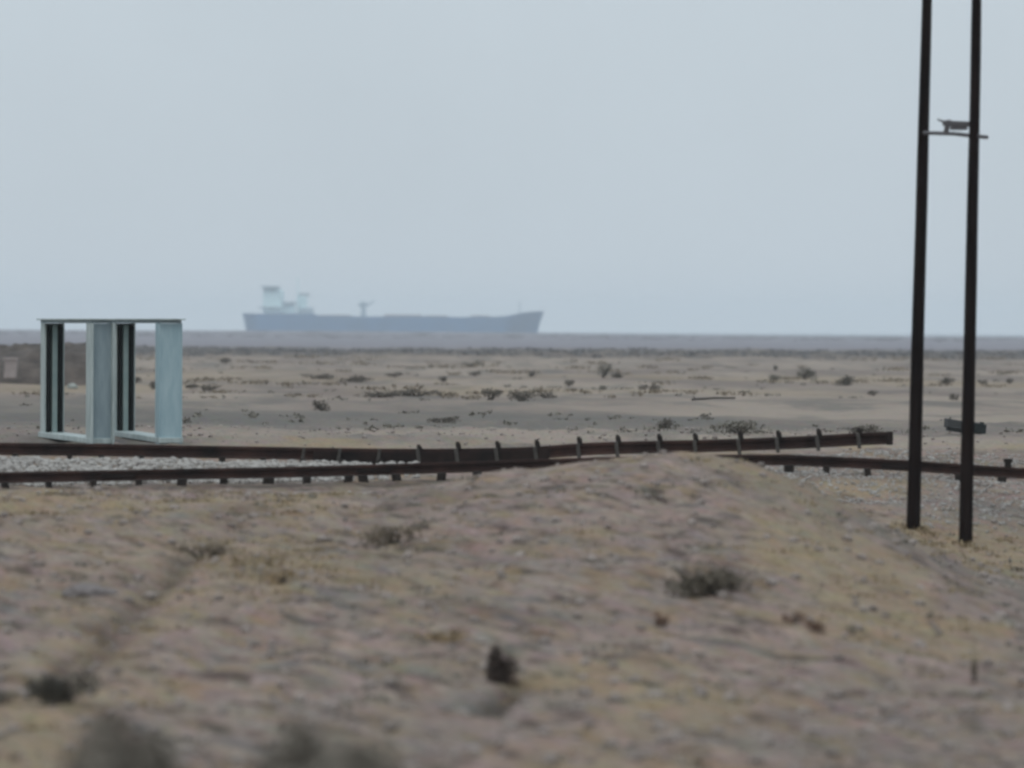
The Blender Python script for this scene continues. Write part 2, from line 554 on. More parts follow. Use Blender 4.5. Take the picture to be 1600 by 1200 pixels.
pts = []
for _ in range(4200):                                   # pale crushed stone between the rails on the left
    x = random.uniform(-11, -2.45) if random.random() < .93 else random.uniform(-4.2, -1.4)
    y = random.uniform(86.6, 91.6)
    pts.append((x, y, random.choice((.025, .035, .045, .06)) * random.uniform(.8, 1.3), .75))
for _ in range(4800):                                   # and below the near rail on the right
    x = random.uniform(3.0, 11)
    y = random.uniform(77.5, 91.5) if x > 5.6 else random.uniform(82.5 - (x - 3) * .9, 91)
    pts.append((x, y, random.choice((.015, .022, .032)) * random.uniform(.8, 1.3), .7))
for _ in range(700):
    x = random.uniform(-11, -.5)
    pts.append((x, random.uniform(77, 83), random.uniform(.02, .045), .7))
stones('ballast', pts, mStone, 'pale crushed stone ballast strewn round the rails', 'ballast')
pts = []
for _ in range(3600):
    y = 34 + 48 * random.random() ** 1.2
    hw = y * .115 + 1
    pts.append((random.uniform(-hw, hw), y, random.choice((.012, .018, .018, .03, .05)) * random.uniform(.7, 1.3), .7))
for _ in range(1500):
    y = random.uniform(93.5, 125)
    hw = y * .115 + 1
    pts.append((random.uniform(-hw, hw), y, random.choice((.015, .02, .03, .045)) * random.uniform(.7, 1.3), .7))
stones('gravel', pts, mPebble, 'small brown and grey stones scattered over the desert ground', 'gravel')


def tufts(name, places, m, label, cat, kind='stuff'):
    Vs, Fs = [], []
    for (x, y, h, w, n) in places:
        z = gz(x, y) - .01
        for _ in range(n):
            a = random.uniform(0, 6.28)
            rr = w * random.random() ** .5
            bx, by = x + math.cos(a) * rr, y + math.sin(a) * rr
            a2 = random.uniform(0, 6.28)
            l = h * random.uniform(.5, 1.2)
            lean = random.uniform(.2, .9) * l
            t = random.uniform(.006, .014)
            px_, py_ = math.cos(a2 + 1.57) * t, math.sin(a2 + 1.57) * t
            k = len(Vs)
            mx, my = bx + math.cos(a2) * lean * .35, by + math.sin(a2) * lean * .35
            Vs += [(bx - px_, by - py_, z), (bx + px_, by + py_, z), (mx + px_ * .8, my + py_ * .8, z + l * .6), (mx - px_ * .8, my - py_ * .8, z + l * .6),
                   (bx + math.cos(a2) * lean, by + math.sin(a2) * lean, z + l)]
            Fs += [(k, k + 1, k + 2, k + 3), (k + 3, k + 2, k + 4)]
    o = obj(name, Vs, Fs, m)
    return tag(o, label, cat, kind=kind)


pl = []
for _ in range(1500):
    y = 34 + 46 * random.random() ** 1.1
    hw = y * .11 + 1
    x = random.uniform(-hw, hw)
    d = mn.noise((x * .45, y * .14, 20.)) + .5 * mn.noise((x * 1.4, y * .4, 25.))
    if d < random.uniform(-.25, .45): continue
    pl.append((x, y, random.uniform(.015, .05), random.uniform(.08, .22), random.randint(10, 26)))
for _ in range(260):
    y = random.uniform(63, 74)
    pl.append((random.uniform(-8, -1.6), y, random.uniform(.025, .06), random.uniform(.1, .26), random.randint(12, 28)))
for _ in range(120):
    y = random.uniform(67, 78)
    pl.append((random.uniform(4.6, 9), y, random.uniform(.025, .06), random.uniform(.1, .26), random.randint(12, 28)))
for _ in range(160):
    px, py = random.gauss(430, 60), random.gauss(880, 22)
    p = ground_hit(px, py)
    pl.append((p.x, p.y, random.uniform(.02, .05), .16, 14))
for (px, py) in ((1426, 829), (1509, 847)):
    q = at(px, py, 77.0 if px < 1450 else 75.6)
    for _ in range(26):
        pl.append((q.x + random.gauss(0, .16), q.y - .1 + random.gauss(0, .25), random.uniform(.03, .09), .09, 12))
tufts('dry_grass', pl, mGrassDry, 'short straw coloured dry grass on the desert slope', 'dry grass')

pl = []
for _ in range(1500):
    y = random.uniform(34, 80)
    hw = y * .11 + 1
    x = random.uniform(-hw, hw)
    if mn.noise((x * .6 + 5, y * .2, 70.)) < random.uniform(-.1, .5): continue
    pl.append((x, y, random.uniform(.02, .06), random.uniform(.08, .2), random.randint(8, 18)))
tufts('weeds', pl, mLeafGrey, 'sparse grey brown weeds dotted over the slope', 'weeds')


# ------------------------------------------------------------------ shrubs
def foliage(w, h, d, n, leaf, seed, lean=0.0):
    """leaf-clump cloud filling an uneven dome w wide, h tall and d deep"""
    rr = random.Random(seed)
    Vs, Fs = [], []
    lob = [(rr.uniform(-.62, .62), rr.uniform(-.5, .5), rr.uniform(.12, .66), rr.uniform(.28, .5)) for _ in range(7)]
    for _ in range(n):
        cx, cy, cz, cr = rr.choice(lob)
        v = Vector((rr.gauss(0, 1), rr.gauss(0, 1), rr.gauss(0, 1))).normalized() * cr * rr.random() ** .4
        p = Vector(((cx + v.x) * w * .5, (cy + v.y) * d * .5, max(.01, (cz + v.z * .9)) * h * .85))
        p.x += lean * p.z
        nrm = Vector((rr.gauss(0, 1), rr.gauss(0, 1), rr.gauss(.5, 1))).normalized()
        a = nrm.orthogonal().normalized()
        b = nrm.cross(a)
        t = rr.uniform(0, 6.28)
        a, b = a * math.cos(t) + b * math.sin(t), b * math.cos(t) - a * math.sin(t)
        s1, s2 = leaf * rr.uniform(.6, 1.3), leaf * rr.uniform(.3, .6)
        k = len(Vs)
        Vs += [p - a * s1, p + b * s2, p + a * s1, p - b * s2]
        Fs.append((k, k + 1, k + 2, k + 3))
    return Vs, Fs


def twigs(w, h, d, n, r, seed, lean=0.0):
    rr = random.Random(seed + 99)
    mb = MB()
    for _ in range(n):
        a, rad = rr.uniform(0, 6.28), rr.random() ** .5
        e = Vector((math.cos(a) * rad * w * .42, math.sin(a) * rad * d * .42, h * rr.uniform(.4, .8)))
        e.x += lean * e.z
        b = Vector((e.x * .15, e.y * .15, -.03))
        m_ = (b + e) / 2 + Vector((rr.uniform(-.08, .08) * w, 0, rr.uniform(0, .1) * h))
        mb.tube([b, m_, e], [r, r * .7, r * .3], n=5)
    return mb


PG_ = 'shrubs scattered on the far plain'


def shrub(name, px, py, wpx, hpx, m, label, cat='shrub', group=None, D=None, n=260, lean=0.0, deep=.8, base=None, seed=None, parts=True, lf=.085):
    p = ground_hit(px, py) if D is None else None
    if p is None:
        q = at(px, 600, D)
        p = Vector((q.x, D, gz(q.x, D)))
    sc = p.y / F
    w, h = wpx * sc, hpx * sc * 1.06
    if group == PG_: w, h = w * 1.25, h * 1.15
    if D is not None and base is None:                  # height from the top pixel given as hpx
        h = at(px, hpx, D).z - p.z
    seed = seed if seed is not None else int(px * 7 + py)
    leaf = lf * (w * h) ** .5
    root = empty(name, p, label, cat, group)
    d = w * deep
    Vs, Fs = foliage(w * 1.05, h * 1.1, d, n, leaf, seed, lean)
    obj('foliage', Vs, Fs, m, root)
    twigs(w, h, d, 9, .018 * max(w, h) ** 1.0, seed, lean).build('stem', mTwig, root)
    return root


NEARG = 'shrubs along the near edge'
shrub('desert_shrub', 236, 1150, 330, 1104, mLeafPale, 'large blurred grey shrub at bottom edge, leftmost of three', group=NEARG, D=19.0, n=5000, lf=.05, seed=21)
shrub('desert_shrub', 458, 1150, 380, 1090, mLeafPale, 'widest blurred grey brown shrub at bottom edge, middle of three', group=NEARG, D=18.5, n=6500, lf=.05, seed=5)
shrub('desert_shrub', 662, 1150, 250, 1100, mLeafPale, 'faint blurred grey shrub at bottom edge, right of the widest one', group=NEARG, D=19.5, n=3200, lf=.05, seed=9)
shrub('desert_shrub', 92, 1098, 120, 52, mLeafDark, 'small dark round bush on bare ground near the lower left corner', n=900, lf=.06)
shrub('desert_shrub', 8, 1100, 60, 34, mLeafGrey, 'low grey shrub cut by the left edge of the picture', n=400, lf=.05)
shrub('desert_shrub', 1090, 930, 140, 56, mLeafBrush, 'dark bush with pale grass at its foot on the mound slope below crest', n=1200, lf=.05)
shrub('desert_shrub', 1150, 922, 80, 40, mLeafGrey, 'low grey tuft touching the right side of the dark bush on the slope', n=300, lf=.06)
shrub('grass_tussock', 620, 850, 125, 34, mLeafEarth, 'earth brown tussock on the left shoulder of the mound', 'tussock', n=480, lf=.06)
shrub('grass_tussock', 690, 1004, 105, 30, mLeafStraw, 'ochre dry tussock left of and above the dark brown rock', 'tussock', n=420, lf=.06)
shrub('grass_tussock', 440, 912, 70, 26, mLeafStraw, 'bright ochre tussock beside the rut on the left slope', 'tussock', n=320, lf=.06)
shrub('grass_tussock', 320, 872, 105, 28, mLeafEarth, 'greyish brown tussock at the upper end of the rut', 'tussock', n=420, lf=.06)
shrub('brown_weed', 1240, 976, 48, 28, mLeafRust, 'rust brown dead weed right of the dark bush, upper of a touching pair', 'weed', n=240, lf=.07)
shrub('brown_weed', 1277, 988, 58, 22, mLeafRust, 'rust brown dead weed lying low, right half of a touching pair', 'weed', n=240, lf=.07)
shrub('brown_weed', 1032, 980, 46, 28, mLeafRust, 'small brown dead weed alone below the dark bush', 'weed', n=200, lf=.07)
shrub('brown_weed', 1522, 1068, 18, 60, mLeafOlive, 'thin upright weed below the foot of the right timber pole', 'weed', n=110, lf=.08)
shrub('brown_weed', 1330, 992, 24, 20, mLeafGrey, 'little grey weed just right of the rust brown pair', 'weed', n=120, lf=.08)

PG = 'shrubs scattered on the far plain'
plain_shrubs = [
    (941, 590, 17, 21, 'tall leaning dark shrub standing up from the pale plain', .35),
    (968, 590, 24, 9, 'low dark shrub at the foot of the tall leaning one', 0),
    (890, 604, 16, 10, 'small dark shrub below and left of the tall leaning one', 0),
    (1006, 609, 16, 8, 'left one of two small touching shrubs below the tall leaning one', 0),
    (1023, 611, 16, 10, 'right one of two small touching shrubs below the tall leaning one', 0),
    (943, 609, 15, 7, 'faint grey shrub straight below the tall leaning one', 0),
    (832, 588, 14, 10, 'small brown shrub left of the tall leaning one, level with it', 0),
    (738, 587, 22, 7, 'small flat shrub under the middle of the ship, upper', 0),
    (694, 596, 17, 8, 'small flat shrub just below and left of another under the ship', 0),
    (735, 572, 38, 7, 'flat faint shrub highest up the plain under the ship', 0),
    (768, 625, 34, 17, 'rounded dark shrub at the left end of the darkest clump', 0),
    (814, 627, 40, 18, 'widest rounded dark shrub in the middle of the darkest clump', 0),
    (853, 622, 30, 10, 'low trailing dark shrub at the right end of the darkest clump', 0),
    (592, 621, 60, 11, 'long low shrub, left half of the strip under the ship', 0),
    (650, 619, 74, 12, 'long low shrub, right half of the strip under the ship', 0),
    (494, 592, 54, 8, 'flat brownish shrub under the stern of the ship', 0),
    (556, 597, 54, 10, 'flat dark shrub right of the one under the ship stern', 0),
    (617, 589, 26, 7, 'small slanted shrub under the thin midship mast', 0),
    (353, 568, 16, 10, 'small dark shrub alone left of the ship stern', 0),
    (322, 610, 56, 10, 'flat grey shrub right of the tall portal frames', 0),
    (503, 642, 26, 18, 'dark upright shrub at the edge of the grey scrub band', 0),
    (690, 660, 46, 9, 'flat greenish shrub in the grey scrub band behind the rail', 0),
    (1042, 669, 30, 15, 'brown shrub close behind the clamped rail', 0),
    (1155, 676, 80, 20, 'broad grey green shrub close behind the clamped rail', 0),
    (1347, 682, 56, 18, 'dark grey shrub behind the broken end of the clamped rail', 0),
    (1212, 594, 20, 8, 'small brown shrub left of a pale round one on the plain', 0),
    (1256, 592, 36, 18, 'pale round grey green shrub out on the plain', 0),
    (1325, 602, 38, 14, 'flat dark shrub left of the poles on the plain', 0),
    (1364, 618, 16, 8, 'tiny blackish shrub left of the left pole', 0),
    (1479, 600, 28, 11, 'flat shrub seen between the two poles, upper', 0),
    (1491, 624, 16, 9, 'small shrub seen between the two poles, lower', 0),
    (1535, 601, 14, 8, 'small shrub just right of the right pole', 0),
    (1577, 599, 12, 8, 'tiny shrub near the right edge of the plain', 0),
    (240, 608, 18, 12, 'small dark shrub seen through the right portal frame', 0),
    (212, 598, 22, 10, 'bluish grey shrub seen just beside the inner jamb of the right portal', 0),
    (1213, 578, 9, 8, 'tiny dark shrub high on the plain above the small brown one', 0),
]
for (px, py, w, h, lab, lean) in plain_shrubs:
    pale = 'pale' in lab or 'faint' in lab or 'broad' in lab
    shrub('desert_shrub', px, py, w, h, mLeafGrey if pale else mLeafHazel, lab, group=PG, n=420, lean=lean, deep=1.3, lf=.068)

# far scrub that reads as one mass
Vs, Fs = [], []
for _ in range(3000):
    y = random.choice((random.uniform(600, 860), random.uniform(690, 800), random.uniform(1500, 2700)))
    x = random.uniform(-.12, .12) * y
    w = random.uniform(.8, 3.2) * (1 if y < 1000 else 2.2)
    h = random.uniform(.10, .30) * (1 if y < 1000 else .8)
    v, f = foliage(w, h, w * 2, 14, .32 * (w * h) ** .5, random.randrange(10 ** 6))
    z = gz(x, y)
    k = len(Vs)
    Vs += [(p.x + x, p.y + y, p.z + z) for p in v]
    Fs += [tuple(i + k for i in q) for q in f]
tag(obj('scrub', Vs, Fs, mFarScrub), 'dark line of low scrub far across the plain', 'scrub', kind='stuff')
Vs, Fs = [], []
for _ in range(520):
    y = random.choice((random.uniform(110, 200), random.uniform(180, 600)))
    x = random.uniform(-.12, .12) * y
    if y < 200 and mn.noise((x * .06, y * .02, 3.)) < -.2: continue
    w = random.uniform(.12, .6) * (1 if y < 200 else 1.5)
    h = random.uniform(.06, .16)
    v, f = foliage(w, h, w * 1.6, 16, .26 * (w * h) ** .5, random.randrange(10 ** 6))
    z = gz(x, y)
    k = len(Vs)
    Vs += [(p.x + x, p.y + y, p.z + z) for p in v]
    Fs += [tuple(i + k for i in q) for q in f]
tag(obj('scrub', Vs, Fs, mLeafGrey), 'sparse tiny grey scrub dotting the sandy plain', 'scrub', kind='stuff')


Vs, Fs = [], []
for _ in range(330):
    y = 190 + 420 * random.random() ** 1.3
    x = random.uniform(-.12, .12) * y
    if mn.noise((x * .05 + 4, y * .015, 8.)) < random.uniform(-.25, .25): continue
    w = random.uniform(.8, 3.6) * y / 300
    h = random.uniform(.10, .24) * (.6 + y / 600)
    v, f = foliage(w, h, w * 2.2, 46, .16 * (w * h) ** .5, random.randrange(10 ** 6))
    z = gz(x, y)
    k = len(Vs)
    Vs += [(p.x + x, p.y + y, p.z + z) for p in v]
    Fs += [tuple(i + k for i in q) for q in f]
tag(obj('scrub', Vs, Fs, mLeafEarth), 'low brown scrub merging in broken bands over the plain', 'scrub', kind='stuff')


# ------------------------------------------------------------------ rocks, bank, bits lying about
def rock(name, p, w, d, h, m, label, cat, seed, sub=3, rough=.35):
    bm = bmesh.new()
    bmesh.ops.create_icosphere(bm, subdivisions=sub, radius=1)
    for v in bm.verts:
        c = v.co.copy()
        k = 1 + rough * mn.noise(c * 1.3 + Vector((seed, 0, 0))) + rough * .45 * mn.noise(c * 3.4 + Vector((0, seed, 0)))
        v.co = Vector((c.x * k * w / 2, c.y * k * d / 2, c.z * k * h / 2))
    bm.verts.index_update()
    o = obj(name, [v.co.copy() for v in bm.verts], [[v.index for v in f.verts] for f in bm.faces], m)
    bm.free()
    o.location = p
    return tag(o, label, cat)


shrub('desert_shrub', 788, 1068, 56, 78, mLeafUmber, 'dark brown upright rounded clump standing alone on the near slope', n=2200, lf=.055, seed=77)
p = ground_hit(138, 930)
k = p.y / F
rock('rock', p + Vector((0, 0, 4 * k)), 78 * k, 60 * k, 26 * k, mat('grey_rock', (.12, .105, .10), col2=(.19, .17, .165), scale=6, bump=.5), 'low grey rock half buried on the left slope', 'rock', 8.4)
# dark earth bank on the far left
D = 262.0
k = D / F
base = at(40, 605, D)
bz = gz(base.x, D)
nx, ny = 90, 30
Vs, Fs = [], []
outl = [(-420, 566), (-250, 556), (-120, 548), (-40, 543), (0, 541), (40, 543), (62, 545), (85, 543), (105, 540), (130, 539), (150, 541), (163, 548), (172, 566), (182, 590), (200, 612)]
for i in range(nx + 1):
    px = -420 + 620 * i / nx
    topz = at(px, interp(px, [a for a, b in outl], [b for a, b in outl]), D).z
    x = at(px, 600, D).x
    for j in range(ny + 1):
        t = -1 + 2 * j / ny
        y = D + t * 7.5
        g = gz(x, y, False)
        prof = (1 - abs(t) ** 3.2)
        z = g - .3 + (topz - g + .3) * prof
        z += prof * (.42 * mn.noise((x * .5, y * .5, 2)) + .26 * mn.noise((x * 1.5, y * 1.3, 6)) + .10 * mn.noise((x * 4, y * 3, 6)))
        Vs.append((x, y + .5 * mn.noise((x * .4, z * 1.2, 9)), z))
for i in range(nx):
    for j in range(ny):
        o = i * (ny + 1) + j
        Fs.append((o, o + ny + 1, o + ny + 2, o + 1))
bank = obj('earth_bank', Vs, Fs, mBank, smooth=True, origin=Vector((base.x, D, bz)))
tag(bank, 'dark brown earth bank on the far left behind the portal frames', 'earth bank')
q = at(17, 590, 253.5)
mb = MB()
mb.frame_box((q.x, 253.5, q.z + .38), (.27, .02, 0), (0, .3, 0), (.03, 0, .42))
mb.frame_box((q.x - .02, 253.5, q.z + .83), (.31, .02, 0), (0, .34, 0), (0, 0, .05))
tag(mb.build('stone_block', mPale, origin=Vector((q.x, 253.5, q.z))), 'pale pinkish block against the dark earth bank at far left', 'block')
p = ground_hit(113, 607)
rock('rock', p + Vector((0, 0, .08)), .45, .35, .28, mat('pale_rock', (.27, .29, .27), var=.15), 'small pale rock below the bank, seen through the left portal', 'rock', 5.5)

# thin fallen pole on the plain
a, b = ground_hit(1082, 626), ground_hit(1148, 623)
r = 1.7 * a.y / F
mb = MB().tube([a + Vector((0, 0, r * .8)), (a + b) / 2 + Vector((0, 0, r * 1.6)), b + Vector((0, 0, r * .8))], [r * 1.2, r, r * .8], n=8)
mb.tube([a + (b - a) * .08, a + (b - a) * .05 + Vector((-.05, 0, r * 4))], [r * .7, r * .4], n=6)
tag(mb.build('fallen_pole', mRustDark, origin=a), 'thin dark pole lying flat on the pale plain', 'fallen pole')

# dark block behind the right pole
p = ground_hit(1508, 678)
k = p.y / F * .88
root = empty('steel_block', p, 'dark slanted steel block on the sand behind the right pole', 'steel block')
mb = MB()
tx = Vector((1, .15, -.16)).normalized()
tz = Vector((.10, 0, 1)).normalized()
ty = tx.cross(tz).normalized()
c = Vector((18 * k, 0, 10.5 * k))
mb.frame_box(c, tx * (17 * k), ty * .16, tz * (9.5 * k))
mb.frame_box(c + tx * (11 * k) + tz * (9.5 * k), tx * (2.0 * k), ty * .10, tz * (3 * k))
mb.build('housing', mBlock, root)
mb = MB()
c2 = Vector((-17 * k, 0, 17 * k))
mb.frame_box(c2, tx * (18.5 * k), ty * .14, tz * (8 * k))
mb.frame_box(c2 - tz * (10.5 * k), tx * (15 * k), ty * .09, tz * (3 * k))
mb.build('cover', mBlockG, root)


# ------------------------------------------------------------------ the two rails
def rail_profile(h, w):
    return [(-w * .5, 0), (w * .5, 0), (w * .5, h * .10), (w * .13, h * .20), (w * .13, h * .66), (w * .30, h * .72), (w * .30, h * .94), (w * .24, h), (-w * .24, h), (-w * .30, h * .94),
            (-w * .30, h * .72), (-w * .13, h * .66), (-w * .13, h * .20), (-w * .5, h * .10)]


def path(T, n=220):
    xs = [p.x for p in T]
    zs = [p.z for p in T]
    D = T[0].y
    X = np.linspace(xs[0], xs[-1], n)
    out = []
    for x in X:                                        # smoothed height along the line
        ww = np.exp(-((X - x) / .35) ** 2)
        zz = np.interp(X, xs, zs)
        out.append(Vector((float(x), D, float((ww * zz).sum() / ww.sum()))))
    return out


pF = path(FT)
pN = path(NT)
zF = lambda x: interp(x, [p.x for p in pF], [p.z for p in pF])
zN = lambda x: interp(x, [p.x for p in pN], [p.z for p in pN])

root = empty('rusty_rail', (0, FAR_D, zF(0) - FAR_H), 'upper rusty rail with clamps poking above it, ending short of the poles', 'rail', 'old rails across the desert')
prof = rail_profile(FAR_H, .17)
MB().sweep([p - Vector((0, 0, FAR_H)) for p in pF], prof).build('rail_bar', mRust, root, origin=root.location)
e = pF[-1]
mb = MB().frame_box((e.x + .02, FAR_D - .005, e.z - FAR_H * .5), (.05, 0, 0), (0, .10, 0), (0, 0, FAR_H * .54))
mb.build('end_plate', mRustDark, root, origin=root.location)
# backing fishplate bar along the stretch where the rail dips
mb = MB()
seg = [Vector((x, FAR_D - .115, zF(x) - FAR_H - .035)) for x in np.linspace(at(490, 700, FAR_D).x, at(858, 700, FAR_D).x, 40)]
mb.sweep(seg, [(-.03, -.03), (.03, -.03), (.03, .18), (-.03, .18)])
mb.build('check_bar', mRustDark, root, origin=root.location)
for i, px in enumerate([655, 715, 777, 838, 905, 965, 1030, 1087, 1155, 1215, 1278, 1342]):
    x = at(px, 690, FAR_D).x
    z = zF(x)
    mb = MB()
    up = .085 if px > 700 else .04
    if px > 1300: up = .06
    lo = .05 if px > 860 else .02
    jx = random.uniform(-.012, .012)
    # a strap over the face of the rail, and the bolt head that stands up behind it
    mb.frame_box((x - .014, FAR_D - .155, z - FAR_H * .5 - lo * .5), (.030, 0, 0), (0, .022, 0), (-.016, 0, (FAR_H + lo) * .5))
    mb.build('strap', mStub, root, origin=root.location)
    mb = MB()
    mb.frame_box((x + jx + .012, FAR_D - .02, z + up * .35), (.042, 0, 0), (0, .05, 0), (-.01, 0, up * .65))
    mb.frame_box((x + jx, FAR_D - .02, z + up * .95), (.028, 0, 0), (0, .035, 0), (-.006, 0, .03))
    mb.build('clamp', mStubDark, root, origin=root.location)
for px in (474, 530, 592):
    x = at(px, 690, FAR_D).x
    MB().frame_box((x, FAR_D - .175, zF(x) - FAR_H * .62), (.026, 0, 0), (0, .022, 0), (.02, 0, FAR_H * .62)).build('strap', mStub, root, origin=root.location)
for px in (25, 110, 160, 222, 285, 348, 412, 474, 535, 595):
    x = at(px, 700, FAR_D).x
    mb = MB().frame_box((x, FAR_D - .16, zF(x) - FAR_H - .06), (.035 + .02 * random.random(), 0, 0), (0, .09, 0), (0, 0, .085))
    mb.build('sleeper_end', mStubDark, root, origin=root.location)

root = empty('rusty_rail', (0, NEAR_D, zN(0) - NEAR_H), 'lower rusty rail passing behind the mound and the pole feet to the right edge', 'rail', 'old rails across the desert')
MB().sweep([p - Vector((0, 0, NEAR_H)) for p in pN], rail_profile(NEAR_H, .15)).build('rail_bar', mRust, root, origin=root.location)
for px in (10, 78, 148, 218, 285, 350, 420, 480, 545, 568, 620, 690, 745, 1185, 1232, 1290, 1355, 1430, 1497, 1564):
    x = at(px, 730, NEAR_D).x
    w = random.uniform(.04, .085)
    mb = MB().frame_box((x, NEAR_D - .16, zN(x) - NEAR_H - .055), (w, 0, 0), (0, .10, 0), (random.uniform(-.015, .015), 0, .07))
    mb.build('sleeper_end', mStubDark, root, origin=root.location)
for px in (185, 585, 1405):
    x = at(px, 730, NEAR_D).x
    mb = MB().frame_box((x, NEAR_D - .045, zN(x) - NEAR_H * .56), (.26, 0, 0), (0, .016, 0), (0, 0, NEAR_H * .20))
    mb.build('fishplate', mRustDark, root, origin=root.location)
x = at(1575, 720, NEAR_D).x
z = zN(x)
mb = MB().frame_box((x, NEAR_D, z + .045), (.05, 0, 0), (0, .05, 0), (0, 0, .055)).frame_box((x, NEAR_D, z + .10), (.065, 0, 0), (0, .06, 0), (0, 0, .028))
mb.build('clamp', mStubDark, root, origin=root.location)


# ------------------------------------------------------------------ portal frames
def portal(pa, pb, Da, Db, label, ya, yb, mJ, brace):
    A, B = at(pa, ya, Da), at(pb, yb, Db)
    za, zb = gz(A.x, Da) - .03, gz(B.x, Db) - .03
    top = at((pa + pb) / 2, 505, (Da + Db) / 2).z
    root = empty('portal_frame', Vector(((A.x + B.x) / 2, (Da + Db) / 2, min(za, zb))), label, 'portal frame', 'steel portals beside the rails')
    og = root.location.copy()
    u = Vector((B.x - A.x, B.y - A.y, 0)).normalized()
    v = Vector((-u.y, u.x, 0))                         # to the right across the opening
    Z = Vector((0, 0, 1))
    HWF, HWN = .150, .172

    for nm in ('far', 'near'):
        P, z0, s_, HW = (A, za, 1, HWF) if nm == 'far' else (B, zb, -1, HWN)
        h = (top - z0) / 2
        c = Vector((P.x, P.y, z0 + h))
        mb = MB()
        lip = .10 if (nm == 'near' and brace) else .0     # the near post is an H section: its lips stand proud of the web on both sides
        for q in (-1, 1):
            mb.frame_box(c + v * (q * (HW + .016)) + u * (s_ * (.11 - lip * .5)), v * .016, u * (.125 + lip * .5), Z * h)
        j = mb.build('jamb', mPaint if (nm == 'far' or brace) else mJ, root, origin=og)
        MB().frame_box(c, v * HW, u * .012, Z * (h - .004)).build('web', mWeb if nm == 'far' else mJ, j, origin=og)
        if nm == 'far':
            MB().frame_box(c + v * .012 + u * .185, v * .046, u * .05, Z * (h - .03)).build('added_web_strip', mWeb, j, origin=og)  # strip of web added further forward so it stays lit in the channel
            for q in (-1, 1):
                MB().frame_box(c + v * (q * HW + (.046 if q < 0 else -.026)) + u * (s_ * .145), v * (.018 if q < 0 else .030), u * .105, Z * (h - .05)).build('shade_strip', mShadeStrip, j, origin=og)  # dark strips added as painted shade in the channel corners
    HW = .165
    # lintel: an open channel with a thin cap plate
    L0, L1 = Vector((A.x, A.y, top)), Vector((B.x, B.y, top))
    mid = (L0 + L1) / 2
    hl = (L1 - L0).length / 2
    mb = MB().frame_box(mid + Z * .028, u * (hl + .02), v * (HW + .02), Z * .026)
    lt = mb.build('lintel', mPaintB, root, origin=og)
    MB().frame_box(mid + Z * .066, u * (hl + .10), v * (HW + .07), Z * .012).build('cap_plate', mPaint, lt, origin=og)
    # sill lying on the ground
    S0, S1 = Vector((A.x, A.y, za + .05)), Vector((B.x, B.y, zb + .05))
    d = (S1 - S0) / 2
    mb = MB().frame_box((S0 + S1) / 2 + Z * .03, d * 1.04, v * (HW + .045), Z * .045)
    mb.build('sill', mPaint, root, origin=og)
    return root


portal(79, 158, 100.0, 97.0, 'left pale steel portal frame, its sill running down to the rail', 680, 688, mPaintB, True)
portal(190, 266, 100.0, 97.0, 'right pale steel portal frame with the broad blue grey post', 676, 688, mPaintD, False)


# ------------------------------------------------------------------ twin timber pole
D = 77.0
k = D / F


def pole_axis(x0, y0, x1, y1, Dp):
    a, b = at(x0, y0, Dp), at(x1, y1, Dp)
    g = gz(b.x, Dp)
    d = (a - b).normalized()
    foot = b + d * ((g - .25 - b.z) / d.z)
    topp = foot + d * 9.6
    return foot, topp, d


fl, tl, dl = pole_axis(1448, 0, 1426, 829, 77.0)
fr, tr, dr = pole_axis(1526, 0, 1509, 847, 75.6)
root = empty('twin_pole', (fl + fr) / 2 + Vector((0, 0, .2)), 'pair of tall black timber poles joined by a thin crossbar on the right', 'utility pole')
og = root.location.copy()


def pole(f, t, r0_, r1_):
    mb = MB()
    pts, rad = [], []
    for i in range(25):
        q = i / 24
        p = f.lerp(t, q)
        pts.append(p + Vector((.012 * mn.noise((q * 4, f.x, 0)), 0, 0)))
        rad.append((r0_ + (r1_ - r0_) * q) * (1 + .04 * mn.noise((q * 9, f.x, 3))))
    mb.tube(pts, rad, n=14)
    return mb.build('pole', mTar, root, origin=og, smooth=True)


pole(fl, tl, 11.2 * k, 7.0 * k)
pole(fr, tr, 10.8 * k, 6.6 * k)
Dc = 75.9
a, b = at(1443, 208, 77.0), at(1541, 215, 75.5)
a -= Vector((0, .12, 0))
b -= Vector((0, .12, 0))
mid = at(1490, 209.5, 76.2) - Vector((0, .12, 0))
MB().tube([a, a.lerp(mid, .5), mid, b.lerp(mid, .5), b], .026, n=8).build('crossbar', mIron, root, origin=og)
# bracket: a bar off the right pole with a hanging leg that rests on the crossbar
mb = MB()
c = at(1499, 194, 76.0) - Vector((0, .12, 0))
mb.frame_box(c, (27 * k, 0, -1.0 * k), (0, .035, 0), (0, 0, 4.0 * k))
c = at(1497, 200.5, 76.0) - Vector((0, .12, 0))
mb.frame_box(c, (13 * k, 0, 0), (0, .03, 0), (0, 0, 3.2 * k))
c = at(1479, 198, 76.0) - Vector((0, .12, 0))
mb.frame_box(c, (4.0 * k, 0, 0), (0, .03, 0), (2 * k, 0, 10 * k))
c = at(1469, 189, 76.0) - Vector((0, .12, 0))
mb.frame_box(c, (5 * k, 0, -1.8 * k), (0, .02, 0), (0, 0, 1.4 * k))
mb.build('bracket', mIron, root, origin=og)


# ------------------------------------------------------------------ the ship
D = 4370.0
k = D / F
P = lambda px, py: at(px, py, D)
cx = P(612, 515).x
root = empty('cargo_ship', (cx, D, -1.0), 'long blue hulled cargo ship on the hazy horizon', 'ship')
og = root.location.copy()
BE = 17.0                                              # half beam
WL = -3.0
